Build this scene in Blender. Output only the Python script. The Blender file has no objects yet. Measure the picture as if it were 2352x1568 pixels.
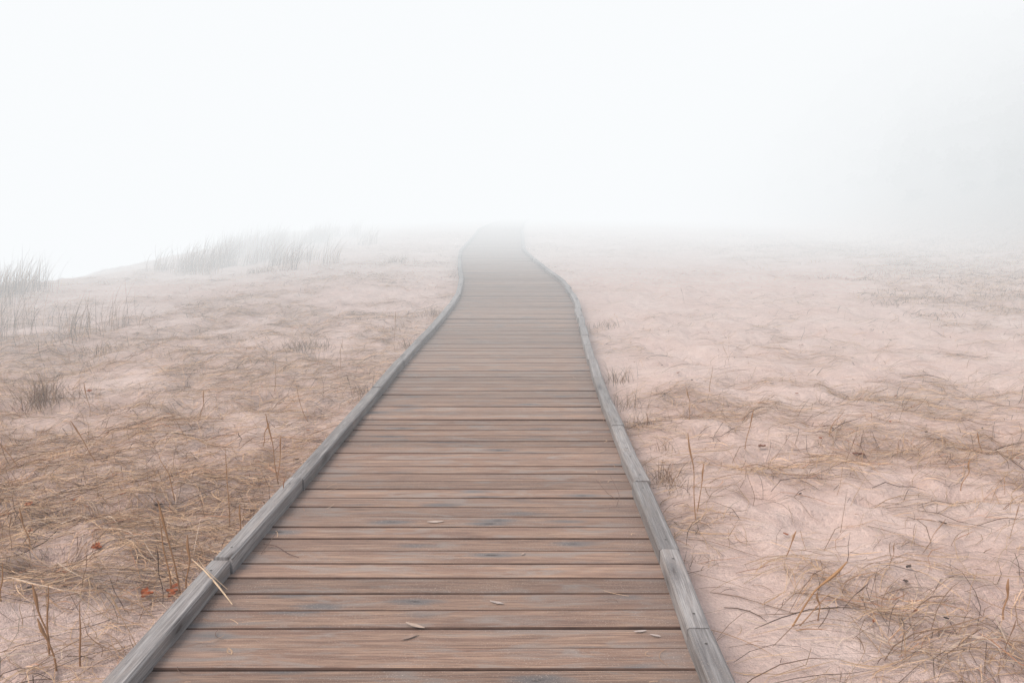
import bpy, math, numpy as np
rng=np.random.default_rng(7)
sc=bpy.context.scene
TAB=rng.random((256,256))
def vn(x,y,s=0):
    x=np.asarray(x,float)+s*17.3; y=np.asarray(y,float)+s*31.7
    xi=np.floor(x).astype(int); yi=np.floor(y).astype(int)
    fx=x-xi; fy=y-yi; fx=fx*fx*(3-2*fx); fy=fy*fy*(3-2*fy)
    a=TAB[xi%256,yi%256]; b=TAB[(xi+1)%256,yi%256]; c=TAB[xi%256,(yi+1)%256]; d=TAB[(xi+1)%256,(yi+1)%256]
    return ((a*(1-fx)+b*fx)*(1-fy)+(c*(1-fx)+d*fx)*fy)*2-1
def fbm(x,y,s=0,o=3):
    r=0;a=1.0;t=0
    for i in range(o):
        r=r+a*vn(x*2**i,y*2**i,s+i*3); t+=a; a*=.5
    return r/t
def sst(a,b,x):
    t=np.clip((x-a)/(b-a),0,1); return t*t*(3-2*t)
# boardwalk course (metres)
KY=[-6,0,2.3,3.3,4.3,5.6,7.75,10.45,12.75,15.1,19.8,24.4,31,36.6,54,75,120]
KX=[-.29,-.29,-.29,-.272,-.244,-.217,-.16,-.04,.066,-.0,-.36,-.60,-.54,-.52,-.06,.7,2]
RY=[-6,5.6,7.75,10.45,12.75,15.1,19.8,24.4,31,36.6,54,75,120]
RZ=[0,0,.03,.07,.17,.27,.39,.48,.72,.97,1.22,1.32,1.36]
ty=np.arange(-8,125,.05)
def smooth(a,n):
    k=np.hanning(n+2)[1:-1]; k/=k.sum(); return np.convolve(np.pad(a,n//2,mode='edge'),k,'valid')[:len(a)]
TX=smooth(np.interp(ty,KY,KX),11); TZ=smooth(np.interp(ty,RY,RZ),61)
cx=lambda y:np.interp(y,ty,TX)
rise=lambda y:np.interp(y,ty,TZ)
def hill_d(X,Y):
    az=np.degrees(np.arctan2(X,Y)); d=np.hypot(X,Y)
    db=np.interp(az,[0,8,14,20,26,34,45,90,120],[140,90,64,48,37,30,27,30,140])
    return d-db+1.2*vn(X*.09,Y*.09,77)
def ground(X,Y):
    X=np.asarray(X,float);Y=np.asarray(Y,float)
    c=cx(Y); dd=np.abs(X-c); off=sst(1.0,1.8,dd)
    z=rise(Y)-.115
    z=z+off*(.03+.06*fbm(X*.35,Y*.35,1)+.030*vn(X*1.3,Y*1.3,5)+.026*vn(X*3.6,Y*3.6,8)+.020*vn(X*7,Y*7,9)+.010*vn(X*15,Y*15,10))
    # trampled dents
    dn=vn(X*3.1,Y*3.1,52); z=z-off*.055*sst(.25,.6,dn)
    z=z-.09*sst(-2,-7,X)
    e=-9.3+1.0*vn(Y*.2,Y*0,3); d=np.maximum(0,e-X)
    z=z-np.minimum(4.5,.06*d*d/(1+.12*d))
    z=z+.25*sst(9,30,X)*fbm(X*.1,Y*.1,4)
    h=hill_d(X,Y)
    z=z+np.minimum(19,.5*np.log1p(np.exp(np.clip(h/3,-30,30)))*3)
    return z
def veg(X,Y):
    """0 bare sand .. 1 matted dry grass"""
    n=fbm(X*.55,Y*.55,11,4); n2=fbm(X*1.9,Y*1.9,14,3)
    L=.62+.30*sst(3.2,4.4,Y)*(1-sst(9,12,Y))-.16*sst(11,14,Y)*(1-sst(18,22,Y))
    L=L-.04*(1-sst(2.8,3.8,Y))
    r=.60*(1-sst(6.2,8.0,Y+.12*(X-4)))-.12-.14*(1-sst(3.0,4.0,Y))
    R=r+.97*sst(0,3,(X-6.2)-.10*(Y-9)+1.5*vn(Y*.3,X*.3,6))*sst(7,11,Y)+.5*sst(20,28,Y)
    R=R+.2*sst(5.0,7.0,X)*sst(4,6,Y)
    b=np.where(X<cx(Y),L,R)
    v=b+.62*n+.95*n2
    ed=np.abs(X-cx(Y))-1.0
    v=v+.65*np.exp(-np.maximum(ed,0)/.18)*(vn(Y*1.1,X*0,21)*.5+.6)
    return np.clip(v,0,1)

def mk(name,V,F,mat,col=None,uvs=None,smoothf=False,parent=None,attrs=None):
    V=np.ascontiguousarray(V,np.float32); F=np.ascontiguousarray(F,np.int32)
    me=bpy.data.meshes.new(name); n=len(F); k=F.shape[1]
    me.vertices.add(len(V)); me.vertices.foreach_set('co',V.ravel())
    me.loops.add(n*k); me.loops.foreach_set('vertex_index',F.ravel())
    me.polygons.add(n); me.polygons.foreach_set('loop_start',np.arange(0,n*k,k,dtype=np.int32))
    me.polygons.foreach_set('loop_total',np.full(n,k,np.int32))
    me.polygons.foreach_set('use_smooth',np.full(n,smoothf))
    if col is not None:
        a=me.color_attributes.new('Col','FLOAT_COLOR','POINT')
        c=np.ones((len(V),4),np.float32); c[:,:3]=col; a.data.foreach_set('color',c.ravel())
    if attrs:
        for kx,vx in attrs.items():
            a=me.attributes.new(kx,'FLOAT','POINT'); a.data.foreach_set('value',np.ascontiguousarray(vx,np.float32))
    if uvs is not None:
        u=me.uv_layers.new(name='UVMap'); u.data.foreach_set('uv',np.ascontiguousarray(uvs,np.float32)[F.ravel()].ravel())
    me.update(calc_edges=True)
    ob=bpy.data.objects.new(name,me); sc.collection.objects.link(ob); me.materials.append(mat)
    if parent: ob.parent=parent
    return ob
# ---------- materials
class N:
    def __init__(s,name):
        s.m=bpy.data.materials.new(name); s.m.use_nodes=True; s.t=s.m.node_tree; s.n=s.t.nodes; s.l=s.t.links
        s.b=s.n['Principled BSDF']
    def a(s,ty,ins=None,**kw):
        x=s.n.new(ty)
        for k,v in kw.items(): setattr(x,k,v)
        for k,v in (ins or {}).items():
            if isinstance(v,bpy.types.NodeSocket): s.l.new(v,x.inputs[k])
            else: x.inputs[k].default_value=v
        return x
    def mix(s,f,a,b,bt='MIX'):
        x=s.n.new('ShaderNodeMix'); x.data_type='RGBA'; x.blend_type=bt
        for i,v in ((0,f),(6,a),(7,b)):
            if isinstance(v,bpy.types.NodeSocket): s.l.new(v,x.inputs[i])
            else: x.inputs[i].default_value=v if i==0 else (*v,1)
        return x.outputs[2]
    def ramp(s,f,p0,p1,v0=0.,v1=1.):
        x=s.a('ShaderNodeMapRange',{0:f,1:p0,2:p1,3:v0,4:v1}); x.clamp=True; return x.outputs[0]
    def math(s,op,a,b=0.):
        return s.a('ShaderNodeMath',{0:a,1:b},operation=op).outputs[0]
    def noise(s,vec,sc_,det=3,rough=.55,dist=0.):
        return s.a('ShaderNodeTexNoise',{'Vector':vec,'Scale':sc_,'Detail':det,'Roughness':rough,'Distortion':dist}).outputs[0]
    def scale(s,vec,v):
        return s.a('ShaderNodeMapping',{'Vector':vec,'Scale':v}).outputs[0]
def sand_mat():
    k=N('sand'); P=k.a('ShaderNodeNewGeometry').outputs['Position']
    v=k.a('ShaderNodeAttribute',attribute_name='veg').outputs['Fac']
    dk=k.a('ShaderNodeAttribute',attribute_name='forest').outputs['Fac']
    n1=k.noise(P,1.1,5,.6); n2=k.noise(P,9,6,.7); n3=k.noise(P,45,5,.75); n4=k.noise(P,230,3,.7)
    c=k.mix(k.ramp(n1,.35,.65),(.69,.51,.45),(.76,.60,.54))
    c=k.mix(k.ramp(n2,.44,.70,0,.45),c,(.55,.39,.34))
    c=k.mix(k.ramp(n3,.54,.70,0,.45),c,(.38,.255,.215))
    c=k.mix(k.ramp(n4,.54,.70,0,.5),c,(.36,.245,.21))
    c=k.mix(k.ramp(n4,.30,.42,.4,0),c,(.80,.68,.62))
    litter=k.mix(k.ramp(n3,.35,.65),(.30,.20,.15),(.50,.36,.285))
    c=k.mix(k.math('MULTIPLY',v,.3),c,litter)
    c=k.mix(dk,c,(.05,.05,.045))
    k.l.new(c,k.b.inputs['Base Color']); k.b.inputs['Roughness'].default_value=.95; k.b.inputs['Specular IOR Level'].default_value=.15
    h=k.math('ADD',k.math('MULTIPLY',n2,.07),k.math('ADD',k.math('MULTIPLY',n3,.018),k.math('MULTIPLY',n4,.003)))
    b=k.a('ShaderNodeBump',{'Height':h,'Strength':.9,'Distance':1.0}); k.l.new(b.outputs[0],k.b.inputs['Normal'])
    return k.m
def wood_mat(name,c0,c1,cg,grey_amt,curb=False):
    k=N(name); U=k.a('ShaderNodeUVMap',uv_map='UVMap').outputs[0]
    rnd=k.a('ShaderNodeAttribute',attribute_name='rnd').outputs['Fac']
    lat=k.a('ShaderNodeAttribute',attribute_name='lat').outputs['Fac']
    P=k.a('ShaderNodeNewGeometry').outputs['Position']
    g1=k.noise(k.scale(U,(1.6,38,1)),1,5,.6,.6); g2=k.noise(k.scale(U,(5,150,1)),1,4,.65,.3)
    pat=k.noise(k.scale(U,(2.6,11,1)),1,5,.65,1.2)
    c=k.mix(k.ramp(g1,.38,.62),c0,c1)
    c=k.mix(k.ramp(g2,.42,.66,0,.75),c,tuple(x*.5 for x in c0))
    c=k.mix(k.ramp(pat,.50,.64,0,grey_amt),c,cg)
    # weathered, greyer towards the walkway edges
    if not curb:
        c=k.mix(k.ramp(k.math('ADD',lat,k.math('MULTIPLY',pat,.5)),.95,1.25,0,.6),c,(.18,.14,.125))
    vo=k.a('ShaderNodeTexVoronoi',{'Vector':k.scale(U,(2.3,9,1)),'Scale':1.0,'Randomness':1.0})
    wob=k.math('ADD',vo.outputs['Distance'],k.math('MULTIPLY',k.math('SUBTRACT',k.noise(k.scale(U,(9,40,1)),1,3),.5),.3))
    sel=k.ramp(k.a('ShaderNodeSeparateColor',{0:vo.outputs['Color']}).outputs[0],.42,.47)
    c=k.mix(k.math('MULTIPLY',sel,k.ramp(wob,.12,.34,.9,0)),c,(.125,.115,.115))
    c=k.mix(k.math('MULTIPLY',sel,k.ramp(wob,.03,.09,.9,0)),c,(.045,.034,.03))
    c=k.mix(1.0,c,k.a('ShaderNodeCombineColor',{0:k.ramp(rnd,0,1,.80,1.22),1:k.ramp(rnd,0,1,.80,1.21),2:k.ramp(rnd,0,1,.80,1.2)}).outputs[0],'MULTIPLY')
    n4=k.noise(P,200,3,.65); n5=k.noise(P,4,3,.6)
    gr=k.math('MULTIPLY',k.ramp(n4,.58,.68),k.ramp(n5,.35,.65,.15,.75))
    c=k.mix(gr,c,(.54,.43,.37))
    k.l.new(c,k.b.inputs['Base Color']); k.b.inputs['Specular IOR Level'].default_value=.4
    k.l.new(k.ramp(g1,.3,.7,.48,.72),k.b.inputs['Roughness'])
    h=k.math('ADD',k.math('MULTIPLY',g1,.004),k.math('ADD',k.math('MULTIPLY',g2,.002),k.math('MULTIPLY',gr,.0012)))
    b=k.a('ShaderNodeBump',{'Height':h,'Strength':.8,'Distance':1.0}); k.l.new(b.outputs[0],k.b.inputs['Normal'])
    return k.m
def col_mat(name,rough=.8,mul=1.):
    k=N(name); a=k.a('ShaderNodeVertexColor',layer_name='Col').outputs[0]
    P=k.a('ShaderNodeNewGeometry').outputs['Position']
    n=k.noise(P,45,3); c=k.mix(k.ramp(n,.4,.7,.0,.3),a,(.16,.11,.085))
    k.l.new(c,k.b.inputs['Base Color']); k.b.inputs['Roughness'].default_value=rough; k.b.inputs['Specular IOR Level'].default_value=.25
    return k.m
M_sand=sand_mat()
M_deck=wood_mat('deck_wood',(.195,.113,.081),(.345,.227,.165),(.24,.20,.178),.75)
M_curb=wood_mat('curb_wood',(.20,.182,.178),(.35,.335,.33),(.25,.215,.195),.5,True)
M_grass=col_mat('dry_grass_blades'); M_leaf=col_mat('dead_leaf',.7)
k=N('gap_shade_wood'); P_=k.a('ShaderNodeNewGeometry').outputs['Position']  # dark colour paints gap shade onto plank sides and chamfers; bearers share it
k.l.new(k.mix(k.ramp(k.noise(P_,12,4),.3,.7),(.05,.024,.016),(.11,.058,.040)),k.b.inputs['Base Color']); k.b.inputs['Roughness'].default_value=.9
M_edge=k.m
# ---------- ground
u=np.linspace(-4.95,4.95,840); gx=3*np.sinh(u)
w=np.linspace(-2.0,5.2,760); gy=3.5+3*np.sinh(w)
GX,GY=np.meshgrid(gx,gy); GZ=ground(GX,GY)
V=np.stack([GX,GY,GZ],-1).reshape(-1,3)
nx,ny=len(gx),len(gy); i=np.arange(nx*ny).reshape(ny,nx)
F=np.stack([i[:-1,:-1],i[:-1,1:],i[1:,1:],i[1:,:-1]],-1).reshape(-1,4)
mk('sand_ground',V,F,M_sand,smoothf=True,attrs={'veg':veg(GX,GY).ravel(),'forest':sst(-8,5,hill_d(GX,GY)).ravel()})
# ---------- boardwalk
bw=bpy.data.objects.new('boardwalk',None); sc.collection.objects.link(bw)
def extrude(prof,A,B,right,up=np.array([0,0,1.])):
    A=np.array(A,float);B=np.array(B,float); k=len(prof)
    va=[A+right*p[0]+up*p[1] for p in prof]; vb=[B+right*p[0]+up*p[1] for p in prof]
    fs=[(j,(j+1)%k,k+(j+1)%k,k+j) for j in range(k)]
    fs+=[(0,3,2,1),(0,5,4,3),(k,k+1,k+2,k+3),(k,k+3,k+4,k+5)]
    return va+vb,fs
V=[];F=[];UV=[];RN=[];LA=[]
pitch=.1385;w2=.1305/2;ch=.004;th=.032
y=-3.0;idx=0
while y<85:
    c=float(cx(y)); z=float(rise(y)); sl=float(rise(y+.07)-rise(y-.07))/.14
    up=np.array([0,-sl,1.]);up/=np.linalg.norm(up); fw=np.array([0,1,sl]);fw/=np.linalg.norm(fw)
    tz=rng.normal(0,.0015); ti=rng.normal(0,.0015)
    prof=[(-w2,-th),(-w2,-ch),(-w2+ch,0),(w2-ch*.6,0),(w2,-ch),(w2,-th)]
    xa=c-.985+rng.normal(0,.004); xb=c+.985+rng.normal(0,.004)
    yj=rng.normal(0,.0014)
    v,f=extrude(prof,(xa,y+yj,z+tz+ti),(xb,y+yj+rng.normal(0,.002),z+tz-ti),fw,up)
    b=len(V);V+=v;F+=[[q+b for q in ff] for ff in f]
    r=rng.random()*40
    for e,x_ in ((0,xa),(1,xb)):
        for p in prof:
            UV.append((x_-c+r,p[0]+idx*.37+(p[1] if abs(p[0])==w2 else 0)));LA.append(-1. if e==0 else 1.)
    RN+=[rng.random()]*12
    y+=pitch;idx+=1
V=np.array(V);LA=np.array(LA)
deck=mk('deck_planks',V,np.array(F),M_deck,uvs=np.array(UV),parent=bw,attrs={'rnd':RN,'lat':LA})
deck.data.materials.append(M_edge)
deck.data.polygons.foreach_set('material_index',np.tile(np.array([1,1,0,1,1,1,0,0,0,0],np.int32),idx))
t=M_deck.node_tree
for nd in list(t.nodes):
    if nd.type=='ATTRIBUTE' and nd.attribute_name=='lat':
        ab=t.nodes.new('ShaderNodeMath');ab.operation='ABSOLUTE'
        ls=[l.to_socket for l in t.links if l.from_node==nd]
        t.links.new(nd.outputs['Fac'],ab.inputs[0])
        for s_ in ls: t.links.new(ab.outputs[0],s_)
def rail(name,side,seglen,wd,ht,y0,y1,prefY,base=0.,jit=.004):
    V=[];F=[];UV=[];RN=[]; SC=[]
    y=y0; js=[y0]
    while y<y1:
        nxt=[p for p in prefY if p>y+.3 and p<y+seglen*1.5]
        y=nxt[0] if nxt else y+seglen*rng.uniform(.8,1.2); js.append(y)
    for a,b in zip(js[:-1],js[1:]):
        off=side*(1.0-wd/2)
        A=np.array([cx(a)+off+rng.normal(0,jit),a+.0025,rise(a)+base]); B=np.array([cx(b)+off+rng.normal(0,jit),b-.0025,rise(b)+base])
        d=B-A; d/=np.linalg.norm(d); r=np.array([d[1],-d[0],0]);r/=np.linalg.norm(r)
        h=ht+rng.normal(0,.003 if jit>0 else 0); c=.008; ww=wd/2+rng.normal(0,.0015)
        prof=[(-ww,.0015),(-ww,h-c),(-ww+c,h),(ww-c,h),(ww,h-c),(ww,.0015)]
        v,f=extrude(prof,A,B,r); bb=len(V);V+=v;F+=[[q+bb for q in ff] for ff in f]
        rr=rng.random()*30; L=np.linalg.norm(B-A)
        for e in (0,L):
            for p in prof: UV.append((e+rr,p[0]+p[1]*(1 if abs(p[0])>=ww else 0)+rr*.7))
        RN+=[rng.random()]*12
        for s_ in (.1,L-.1):
            SC.append(A+d*s_+np.array([0,0,h+.0012]))
    mk(name,np.array(V),np.array(F),M_curb,uvs=np.array(UV),parent=bw,attrs={'rnd':RN,'lat':np.zeros(len(V))})
    return SC
S=rail('left_curb',-1,1.15,.085,.07,-3,84,[2.05,3.2,4.25,5.5,6.6,7.8,9.9,12.0])
S+=rail('right_curb',1,.78,.085,.07,-3,84,[2.62,3.3,4.2,4.75,5.4,6.15,7.0],jit=.007)
k=N('screw_steel'); k.b.inputs['Base Color'].default_value=(.05,.04,.035,1); k.b.inputs['Roughness'].default_value=.6
V=[];F=[]
for p in S:
    if p[1]>14: continue
    b=len(V)
    for a in range(8): V.append(p+np.array([.0055*math.cos(a*math.pi/4),.0055*math.sin(a*math.pi/4),0]))
    F+=[(b,b+1,b+2,b+3),(b,b+3,b+4,b+7),(b+4,b+5,b+6,b+7)]
mk('curb_screws',np.array(V),np.array(F),k.m,parent=bw)
for nm,ox in (('left_bearer',-.93),('middle_bearer',0),('right_bearer',.93)):
    V=[];F=[]
    ys=np.arange(-3,84,1.5)
    for a,b_ in zip(ys[:-1],ys[1:]):
        prof=[(-.03,-.2),(-.03,-.05),(-.029,-.037),(.029,-.037),(.03,-.05),(.03,-.2)]
        v,f=extrude(prof,(cx(a)+ox,a,rise(a)),(cx(b_)+ox,b_-.002,rise(b_)),np.array([1,0,0.]))
        bb=len(V);V+=v;F+=[[q+bb for q in ff] for ff in f]
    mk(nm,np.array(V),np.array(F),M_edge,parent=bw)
# ---------- grass generators
PAL=np.array([[.66,.45,.29],[.56,.37,.235],[.42,.26,.165],[.25,.15,.095],[.10,.062,.046],[.64,.50,.39],[.46,.22,.12]])
def pal(n,p=(.23,.18,.18,.16,.14,.08,.03)):
    c=PAL[rng.choice(7,n,p=p)]*rng.uniform(.8,1.2,(n,1)); return c
def ribbons(P,W,C):
    n,s,_=P.shape
    V=np.stack([P-W,P+W],2).reshape(-1,3)
    b=(np.arange(n)*s*2)[:,None]+np.arange(s-1)[None,:]*2
    F=np.stack([b,b+1,b+3,b+2],-1).reshape(-1,4)
    return V,F,np.repeat(C,s*2,0)
def litter(X,Y,ang,L,wd,curv,lift,C,s=5):
    n=len(X); t=np.linspace(-.5,.5,s)[None,:]
    a=ang[:,None]+curv[:,None]*t
    dx=np.cos(a)*L[:,None]/(s-1);dy=np.sin(a)*L[:,None]/(s-1)
    px=X[:,None]+np.cumsum(dx,1)-dx.sum(1,keepdims=True)/2; py=Y[:,None]+np.cumsum(dy,1)-dy.sum(1,keepdims=True)/2
    tt=t+.5
    pz=ground(px,py)+.004+lift[:,None]*(np.sin(tt*np.pi)*.5+tt*rng.uniform(0,1,(n,1)))+rng.uniform(0,.012,(n,1))
    dl=np.abs(px-cx(py))
    bad=(dl.min(1)<1.01)
    W=np.stack([-np.sin(a),np.cos(a),rng.normal(0,.5,(n,1))+0*a],-1)
    W=W*(wd[:,None]*np.array([.7,1,1,.8,.25])[None,:s])[...,None]*.5
    P=np.stack([px,py,pz],-1)
    g=~bad
    return ribbons(P[g],W[g],C[g])
VV=[];FF=[];CC=[];base=0
def add(r):
    global base
    v,f,c=r; VV.append(v);FF.append(f+base);CC.append(c);base+=len(v)
def flush(name,mat):
    global VV,FF,CC,base
    o=mk(name,np.concatenate(VV),np.concatenate(FF),mat,col=np.concatenate(CC)); VV=[];FF=[];CC=[];base=0; return o
NS=640000
Y=1.5*np.exp(rng.random(NS)*math.log(36/1.5)); X=(rng.random(NS)*2-1)*(.72*Y+3)
m=veg(X,Y); keep=(rng.random(NS)<np.clip(m**1.9,0,1)*.45+.015)&(X>-13)&(np.abs(X-cx(Y))>1.03)
X=X[keep];Y=Y[keep];n=len(X)
print('litter',n)
ang=1.5*fbm(X*.6,Y*.6,33)+rng.normal(0,.6,n)+np.where(rng.random(n)<.25,rng.uniform(-1.5,1.5,n),0)
far=np.clip(Y/6,1,3.0)
add(litter(X,Y,ang,rng.uniform(.05,.34,n)*np.where(rng.random(n)<.35,.45,1),rng.uniform(.0014,.0034,n)*far**.8,rng.normal(0,.9,n),rng.uniform(0,.055,n)*rng.random(n),pal(n)))
# long loose straws
NS=40000
Y=1.6*np.exp(rng.random(NS)*math.log(14/1.6)); X=(rng.random(NS)*2-1)*(.72*Y+3)
m=veg(X,Y); keep=(rng.random(NS)<.12+m*.7)&(X>-13)&(np.abs(X-cx(Y))>1.05); X=X[keep];Y=Y[keep];n=len(X)
add(litter(X,Y,rng.normal(.1,.7,n),rng.uniform(.2,.55,n),rng.uniform(.0018,.0038,n),rng.normal(0,1.2,n),rng.uniform(0,.07,n),pal(n)*.65))
flush('matted_dry_grass',M_grass)
def blades(X,Y,H,wd,lean,az,droop,C,s=6):
    n=len(X);t=np.linspace(0,1,s)[None,:]
    z0=ground(X,Y)-.01
    r=(lean[:,None]*t+droop[:,None]*t**2.5)*H[:,None]
    zz=H[:,None]*(t-.5*np.abs(droop[:,None])*t**3)
    P=np.stack([X[:,None]+np.cos(az)[:,None]*r,Y[:,None]+np.sin(az)[:,None]*r,z0[:,None]+zz],-1)
    wa=rng.uniform(0,np.pi,n)
    tw=np.array([1,1,.9,.75,.5,.12])[None,:s]
    W=np.stack([np.cos(wa)[:,None]*tw,np.sin(wa)[:,None]*tw,0*tw+0*wa[:,None]],-1)*wd[:,None,None]*.5
    return ribbons(P,W,C)
def tuft(x,y,nb,rad,h,wd=.003,lean=.5,dark=1.):
    add(blades(x+rng.normal(0,rad,nb),y+rng.normal(0,rad,nb),h*rng.uniform(.45,1.1,nb),wd*rng.uniform(.7,1.2,nb),
      np.abs(rng.normal(0,lean,nb)),rng.uniform(0,2*np.pi,nb),rng.uniform(0,.6,nb),pal(nb)*dark))
# crest grass
for q in range(330):
    yy=rng.uniform(8,38); xx=-9.2+vn(yy*.2,0,3)+abs(rng.normal(0,1.3))-.5+ (rng.uniform(0,2.5) if rng.random()<.3 else 0)
    if vn(yy*.55,xx*.3,40)<-.25: continue
    nb=int(rng.uniform(16,54)); f=np.clip(yy/10,1.1,2.2)
    hh=rng.uniform(.3,.9)
    n_=nb; az=rng.normal(.3,.8,n_)
    add(blades(xx+rng.normal(0,.16,n_),yy+rng.normal(0,.16,n_),hh*rng.uniform(.4,1.1,n_),.0045*f*rng.uniform(.7,1.2,n_),rng.normal(.14,.15,n_),az,rng.uniform(0,.5,n_),pal(n_)*.6))
for (x,y,nb,rad,h) in [(-4.18,6.9,260,.09,.34),(-4.0,6.8,80,.15,.2),(-2.42,9.3,180,.16,.17),(-2.6,9.35,80,.2,.12),(-6,19,120,.2,.22),(-3.1,21,110,.2,.25),(-4.9,9.2,60,.15,.22),(-5.7,9.8,60,.2,.25),
    (.93,4.72,110,.05,.15),(.98,4.55,60,.07,.12),(1.0,6.0,60,.06,.16),(.98,6.6,60,.08,.2),(1.02,7.6,70,.08,.2),(1.05,5.3,40,.06,.12),(-1.33,7.1,40,.06,.16),(-1.25,9.4,50,.08,.2),(-1.2,12,60,.1,.2),(1.3,11,60,.1,.15),
    (1.6,2.95,16,.05,.12),(1.9,2.7,20,.06,.1),(2.6,3.4,14,.05,.12),(1.15,2.55,18,.03,.09),(-1.45,3.9,30,.06,.1),(.9,3.55,25,.04,.08)]:
    tuft(x,y,nb,rad,h,.0028*max(1,y/6),dark=.6)
# scattered low growth
NN=2600; Y=3*np.exp(rng.random(NN)*math.log(34/3));X=(rng.random(NN)*2-1)*(.7*Y+2)
kk=(rng.random(NN)<veg(X,Y)**2*.8)&(X>-10)&(np.abs(X-cx(Y))>1.12)
for x,y in zip(X[kk],Y[kk]): tuft(x,y,int(rng.uniform(4,12)),.05*max(1,y/8),rng.uniform(.05,.16)*(1 if x>0 else 1.2),.003*max(1,y/7),.7)
NN=1300; Y=rng.uniform(9,30,NN);X=6+rng.random(NN)*20
kk=(rng.random(NN)<veg(X,Y))
for x,y in zip(X[kk],Y[kk]): tuft(x,y,16,.2,.13,.006,.8,.5)
flush('dune_grass',M_grass)
# ---------- single stems, twigs
def tube(pts,rad,col,name='',mat=M_grass,k=5):
    pts=np.array(pts,float)
    tt=np.linspace(0,len(pts)-1,len(pts)*4); P=np.stack([np.interp(tt,range(len(pts)),pts[:,j]) for j in range(3)],1)
    for _ in range(2): P[1:-1]=(P[:-2]+2*P[1:-1]+P[2:])/4
    R=np.interp(tt,range(len(pts)),rad); V=[];F=[]
    for j,p in enumerate(P):
        d=P[min(j+1,len(P)-1)]-P[max(j-1,0)]; d/=np.linalg.norm(d)
        a=np.cross(d,[.3,.9,.2]);a/=np.linalg.norm(a);b=np.cross(d,a)
        for q in range(k): V.append(p+R[j]*(a*math.cos(q*2*math.pi/k)+b*math.sin(q*2*math.pi/k)))
    for j in range(len(P)-1):
        for q in range(k): F.append((j*k+q,j*k+(q+1)%k,(j+1)*k+(q+1)%k,(j+1)*k+q))
    return np.array(V),np.array(F),np.tile(np.array(col),(len(V),1))
def stem(x,y,h,dx,dy=0,seed=True,r=.0031,col=(.36,.20,.105)):
    z=float(ground(x,y))-.02
    j=rng.normal(0,.01,4)
    if seed: rr=[r,r*.9,r*.8,r*1.9,r*.5]
    else: rr=[r,r*.9,r*.8,r*.6,r*.3]
    add(tube([(x,y,z),(x+dx*.25+j[0],y+dy*.25,z+h*.3),(x+dx*.5+j[1],y+dy*.5,z+h*.6),(x+dx*.8,y+dy*.8,z+h*.82),(x+dx,y+dy,z+h)],rr,col,''))
for a in [(-1.5,4.03,.46,.0),(-1.47,3.23,.38,-.03),(-1.44,3.25,.44,-.07),(-1.40,3.22,.30,.02),(-1.72,2.75,.28,-.04),(-1.69,2.7,.3,.02),(-1.42,4.66,.46,-.06),(-1.46,4.75,.3,.04),
  (.99,4.09,.50,-.06),(1.02,4.2,.3,.03),(-3.2,5.0,.33,-.22),(-2.7,5.0,.3,-.15),(-2.05,3.0,.18,.02),(2.05,3.1,.2,0),(1.75,6.9,.25,.02),(1.6,5.3,.3,.05),(1.45,6.3,.3,-.04),
  (-1.6,6.1,.35,-.1),(-2.2,7.2,.3,.03),(-1.75,5.4,.2,.06),(2.7,4.6,.22,.04),(3.3,5.4,.2,-.05),(1.3,3.6,.15,.05),(-2.3,3.6,.22,-.03),(2.3,5.6,.22,.1),
  (-1.62,2.62,.22,-.05),(-1.56,2.66,.26,.02),(-1.36,3.75,.24,.02),(-1.9,4.3,.3,-.08),(-2.5,6.2,.3,.05),(-3.6,6.6,.32,-.02),(-1.8,8.2,.35,.04),(-1.5,10,.4,.03)]:
    stem(*a,seed=rng.random()<.6,r=.0038 if a[1]<3.5 else .003)
stem(1.10,2.94,.30,.20,-.02,True,.0038,(.38,.21,.10)); stem(1.12,2.94,.17,.14,.0,False,.0025,(.34,.19,.1)); stem(1.22,2.97,.14,-.01,.0,True,.0028,(.34,.19,.1)); stem(1.1,2.93,.07,.1,-.1,False)
for a in range(110):
    y=2.6+abs(rng.normal(0,3.5)); x=rng.choice([-1,-1,1])*rng.uniform(1.25,1.4+y*.5)
    stem(x,y,rng.uniform(.1,.28),rng.normal(0,.06),0,rng.random()<.4,.0016,tuple(pal(1)[0]*.8))
flush('tall_grass_stem',M_grass)
add(tube([(-1.33,3.13,.10),(-1.26,3.07,.083),(-1.18,3.0,.05),(-1.09,2.91,.012)],[.0018,.003,.0042,.002],(.62,.46,.31),''))
add(tube([(-1.31,3.14,.10),(-1.24,3.05,.088),(-1.14,3.0,.03)],[.001,.0015,.001],(.5,.36,.24),''))
flush('grass_seed_head',M_grass)
add(tube([(-1.15,3.50,.008),(-1.08,3.46,.018),(-1.0,3.38,.012),(-.95,3.36,.006)],[.0018,.002,.0018,.0012],(.12,.07,.06),''))
add(tube([(-1.13,3.40,.005),(-1.12,3.5,.02),(-1.10,3.56,.05)],[.0014,.0014,.001],(.14,.09,.07),''))
add(tube([(.56,4.1,.005),(.52,4.15,.02),(.47,4.3,.05)],[.0014,.0012,.0008],(.14,.09,.07),''))
add(tube([(.55,4.0,.005),(.58,4.1,.03),(.55,4.3,.07)],[.0014,.0012,.0008],(.16,.1,.08),''))
flush('twig',M_grass)
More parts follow.
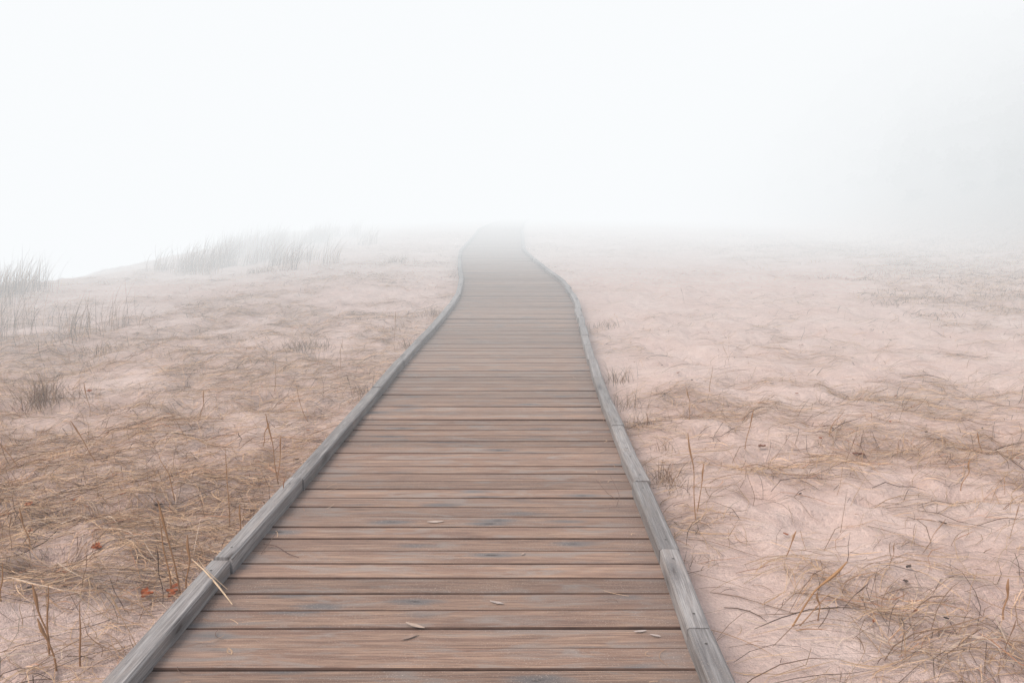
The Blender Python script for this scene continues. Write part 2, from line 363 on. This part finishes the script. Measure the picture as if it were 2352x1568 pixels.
# straws blown on deck
n=110; Y=2+rng.random(n)**1.5*14; s_=rng.choice([-1,1],n); X=cx(Y)+s_*(.9-np.abs(rng.normal(0,.12,n))); ang=rng.uniform(-1.6,1.6,n); t=np.linspace(-.5,.5,5)[None]
L=rng.uniform(.02,.12,n); a=ang[:,None]+rng.normal(0,.8,(n,1))*t
px=X[:,None]+np.cos(a)*L[:,None]*t; py=Y[:,None]+np.sin(a)*L[:,None]*t
ok=(np.abs(px-cx(py)).max(1)<.905)
P=np.stack([px,py,rise(py)+.005+rng.uniform(0,.006,(n,1))],-1);W=np.stack([-np.sin(a),np.cos(a),0*a],-1)*.0011
add(ribbons(P[ok],W[ok],pal(n)[ok])); flush('blown_straw',M_grass)
# leaves / chips
def leaf(x,y,z,L,w,ang,col,curl=.3):
    s=6;tt=np.linspace(0,1,s);V=[];F=[]
    for j,t_ in enumerate(tt):
        ww=w*math.sin(math.pi*min(.97,max(.06,t_)))**.8
        for o,zz in ((-1,.25),(0,0),(1,.3)):
            lx=(t_-.5)*L;ly=o*ww*.5
            V.append((x+lx*math.cos(ang)-ly*math.sin(ang),y+lx*math.sin(ang)+ly*math.cos(ang),z+.003+abs(o)*zz*w*curl*2+curl*L*.3*(t_-.5)**2*2))
    for j in range(s-1):
        for o in (0,1): F.append((j*3+o,j*3+o+1,j*3+o+4,j*3+o+3))
    add((np.array(V),np.array(F),np.tile(np.array(col),(len(V),1))))
for x,y,L,w,a,c in [(-.38,3.78,.085,.028,.1,(.45,.36,.31)),(-.36,2.76,.085,.02,-.5,(.42,.32,.26)),(-.37,2.68,.07,.018,.6,(.30,.21,.17)),(-.06,2.94,.06,.016,-.4,(.42,.35,.32)),(-.985,2.58,.05,.02,-1.,(.4,.27,.18)),(.47,2.72,.05,.012,.2,(.45,.38,.35)),(.52,2.69,.04,.012,-.4,(.45,.37,.34)),(.05,3.4,.03,.01,1,(.4,.3,.25))]:
    leaf(x,y,float(rise(y))+.002,L,w,a,c,.12)
flush('wood_chip',M_leaf)
for q in range(130):
    y=2.3+rng.random()**1.6*11;x=rng.choice([-1,1])*rng.uniform(1.15,1.5+.55*y)
    leaf(x,y,float(ground(x,y))+.012,rng.uniform(.02,.045),rng.uniform(.012,.025),rng.uniform(0,6),(.30,.10,.045) if rng.random()<.35 else (.07,.05,.045),.5)
for x,y in [(-2.7,4.1),(-2.66,4.15),(-1.45,3.2),(-1.55,3.15),(1.75,5.4),(2.4,5.3),(-3.9,7.2),(-1.95,3.55)]:
    for q in range(3): leaf(x+rng.normal(0,.02),y+rng.normal(0,.02),float(ground(x,y))+.02,.05,.028,rng.uniform(0,6),(.36,.10,.035) if x<0 else (.2,.08,.05),.5)
flush('fallen_leaves',M_leaf)
# ---------- low scrub covering the foggy hillside on the right
k=N('pine_needles'); a=k.a('ShaderNodeVertexColor',layer_name='Col').outputs[0]; k.l.new(a,k.b.inputs['Base Color']); k.b.inputs['Roughness'].default_value=.8
M_pine=k.m
def tree(x,y,h):
    z=float(ground(x,y))-.2
    add(tube([(x,y,z),(x+rng.normal(0,.05),y,z+h*.5),(x+rng.normal(0,.08),y,z+h)],[.04,.03,.01],(.10,.065,.05),'',k=5))
    nc=int(170*h)
    p=rng.normal(0,1,(nc,3)); p/=np.linalg.norm(p,axis=1,keepdims=True); p*=rng.random((nc,1))**.4
    C=np.array([x,y,z+h*.5])+p*np.array([h*.65,h*.65,h*.5])+rng.normal(0,.08,(nc,3))
    A=rng.normal(0,1,(nc,3));A/=np.linalg.norm(A,axis=1,keepdims=True);B=np.cross(A,rng.normal(0,1,(nc,3)));B/=np.linalg.norm(B,axis=1,keepdims=True)
    A*=rng.uniform(.08,.2,(nc,1));B*=rng.uniform(.03,.07,(nc,1))
    V=np.stack([C-A-B,C+A-B,C+A+B,C-A+B],1).reshape(-1,3)
    add((V,np.arange(nc*4).reshape(-1,4),np.repeat(np.array([.045,.06,.045])[None]*rng.uniform(.6,1.4,(nc,1)),4,0)))
cnt=0
for q in range(9000):
    az=math.radians(rng.uniform(9,52)); d=rng.uniform(22,62); x=d*math.sin(az);y=d*math.cos(az)
    h=float(hill_d(x,y))
    if h<1+5*rng.random() or h>24: continue
    tree(x,y,rng.uniform(.7,1.3)*(.35+.65*float(sst(0,8,h)))); cnt+=1
    if cnt>=800: break
flush('hillside_scrub',M_pine)
# ---------- fog: homogeneous mist that thickens in banks over the dunes
FL=(.952,.972,.988)
fog=bpy.data.objects.new('fog',None); sc.collection.objects.link(fog)
def bank(name,SIG,lo,hi):
    m=bpy.data.materials.new(name); m.use_nodes=True; t=m.node_tree; t.nodes.clear()
    o=t.nodes.new('ShaderNodeOutputMaterial');ab=t.nodes.new('ShaderNodeVolumeAbsorption');em=t.nodes.new('ShaderNodeEmission');ad=t.nodes.new('ShaderNodeAddShader')
    ab.inputs['Color'].default_value=(0,0,0,1);ab.inputs['Density'].default_value=SIG
    em.inputs['Color'].default_value=(*FL,1);em.inputs['Strength'].default_value=SIG  # mist glows by itself, standing in for daylight scattered in the fog
    t.links.new(ab.outputs[0],ad.inputs[0]);t.links.new(em.outputs[0],ad.inputs[1]);t.links.new(ad.outputs[0],o.inputs['Volume'])
    V=np.array([(x,y,z) for z in (lo[2],hi[2]) for y in (lo[1],hi[1]) for x in (lo[0],hi[0])])
    F=np.array([(0,2,3,1),(4,5,7,6),(0,1,5,4),(2,6,7,3),(0,4,6,2),(1,3,7,5)])
    mk(name,V,F,m,parent=fog)
bank('thin_mist',.006,(-330,-150,-9),(330,430,30))
bank('mist_bank',.031,(-326,5.5,-8.6),(326,426,29.5))
bank('dense_mist_bank',.038,(-318,16,-7.8),(318,418,29))
bank('sea_mist_bank',.035,(-322,8,-8.2),(-5.5,422,28.5))
# ---------- world + sun
wd=bpy.data.worlds.new('World');sc.world=wd;wd.use_nodes=True;t=wd.node_tree
sk=t.nodes.new('ShaderNodeTexSky');sk.sky_type='NISHITA';sk.sun_disc=False;sk.sun_elevation=math.radians(52);sk.sun_rotation=math.radians(235);sk.dust_density=5
bg=t.nodes['Background'];t.links.new(sk.outputs[0],bg.inputs[0]);bg.inputs[1].default_value=.15
l=bpy.data.lights.new('sun','SUN');l.energy=2.2;l.angle=math.radians(30);l.color=(1,.955,.915)
so=bpy.data.objects.new('sun',l);sc.collection.objects.link(so)
so.rotation_euler=(math.radians(38),0,math.radians(-55))
sc.view_settings.view_transform='Standard';sc.view_settings.look='None';sc.view_settings.exposure=0
# ---------- camera
cd=bpy.data.cameras.new('camera');cd.lens=28;cd.sensor_width=36;cd.clip_end=1500;cd.clip_start=.05
co=bpy.data.objects.new('camera',cd);sc.collection.objects.link(co);co.location=(0,0,1.5);co.rotation_euler=(math.radians(90-8.83),0,0)
sc.camera=co
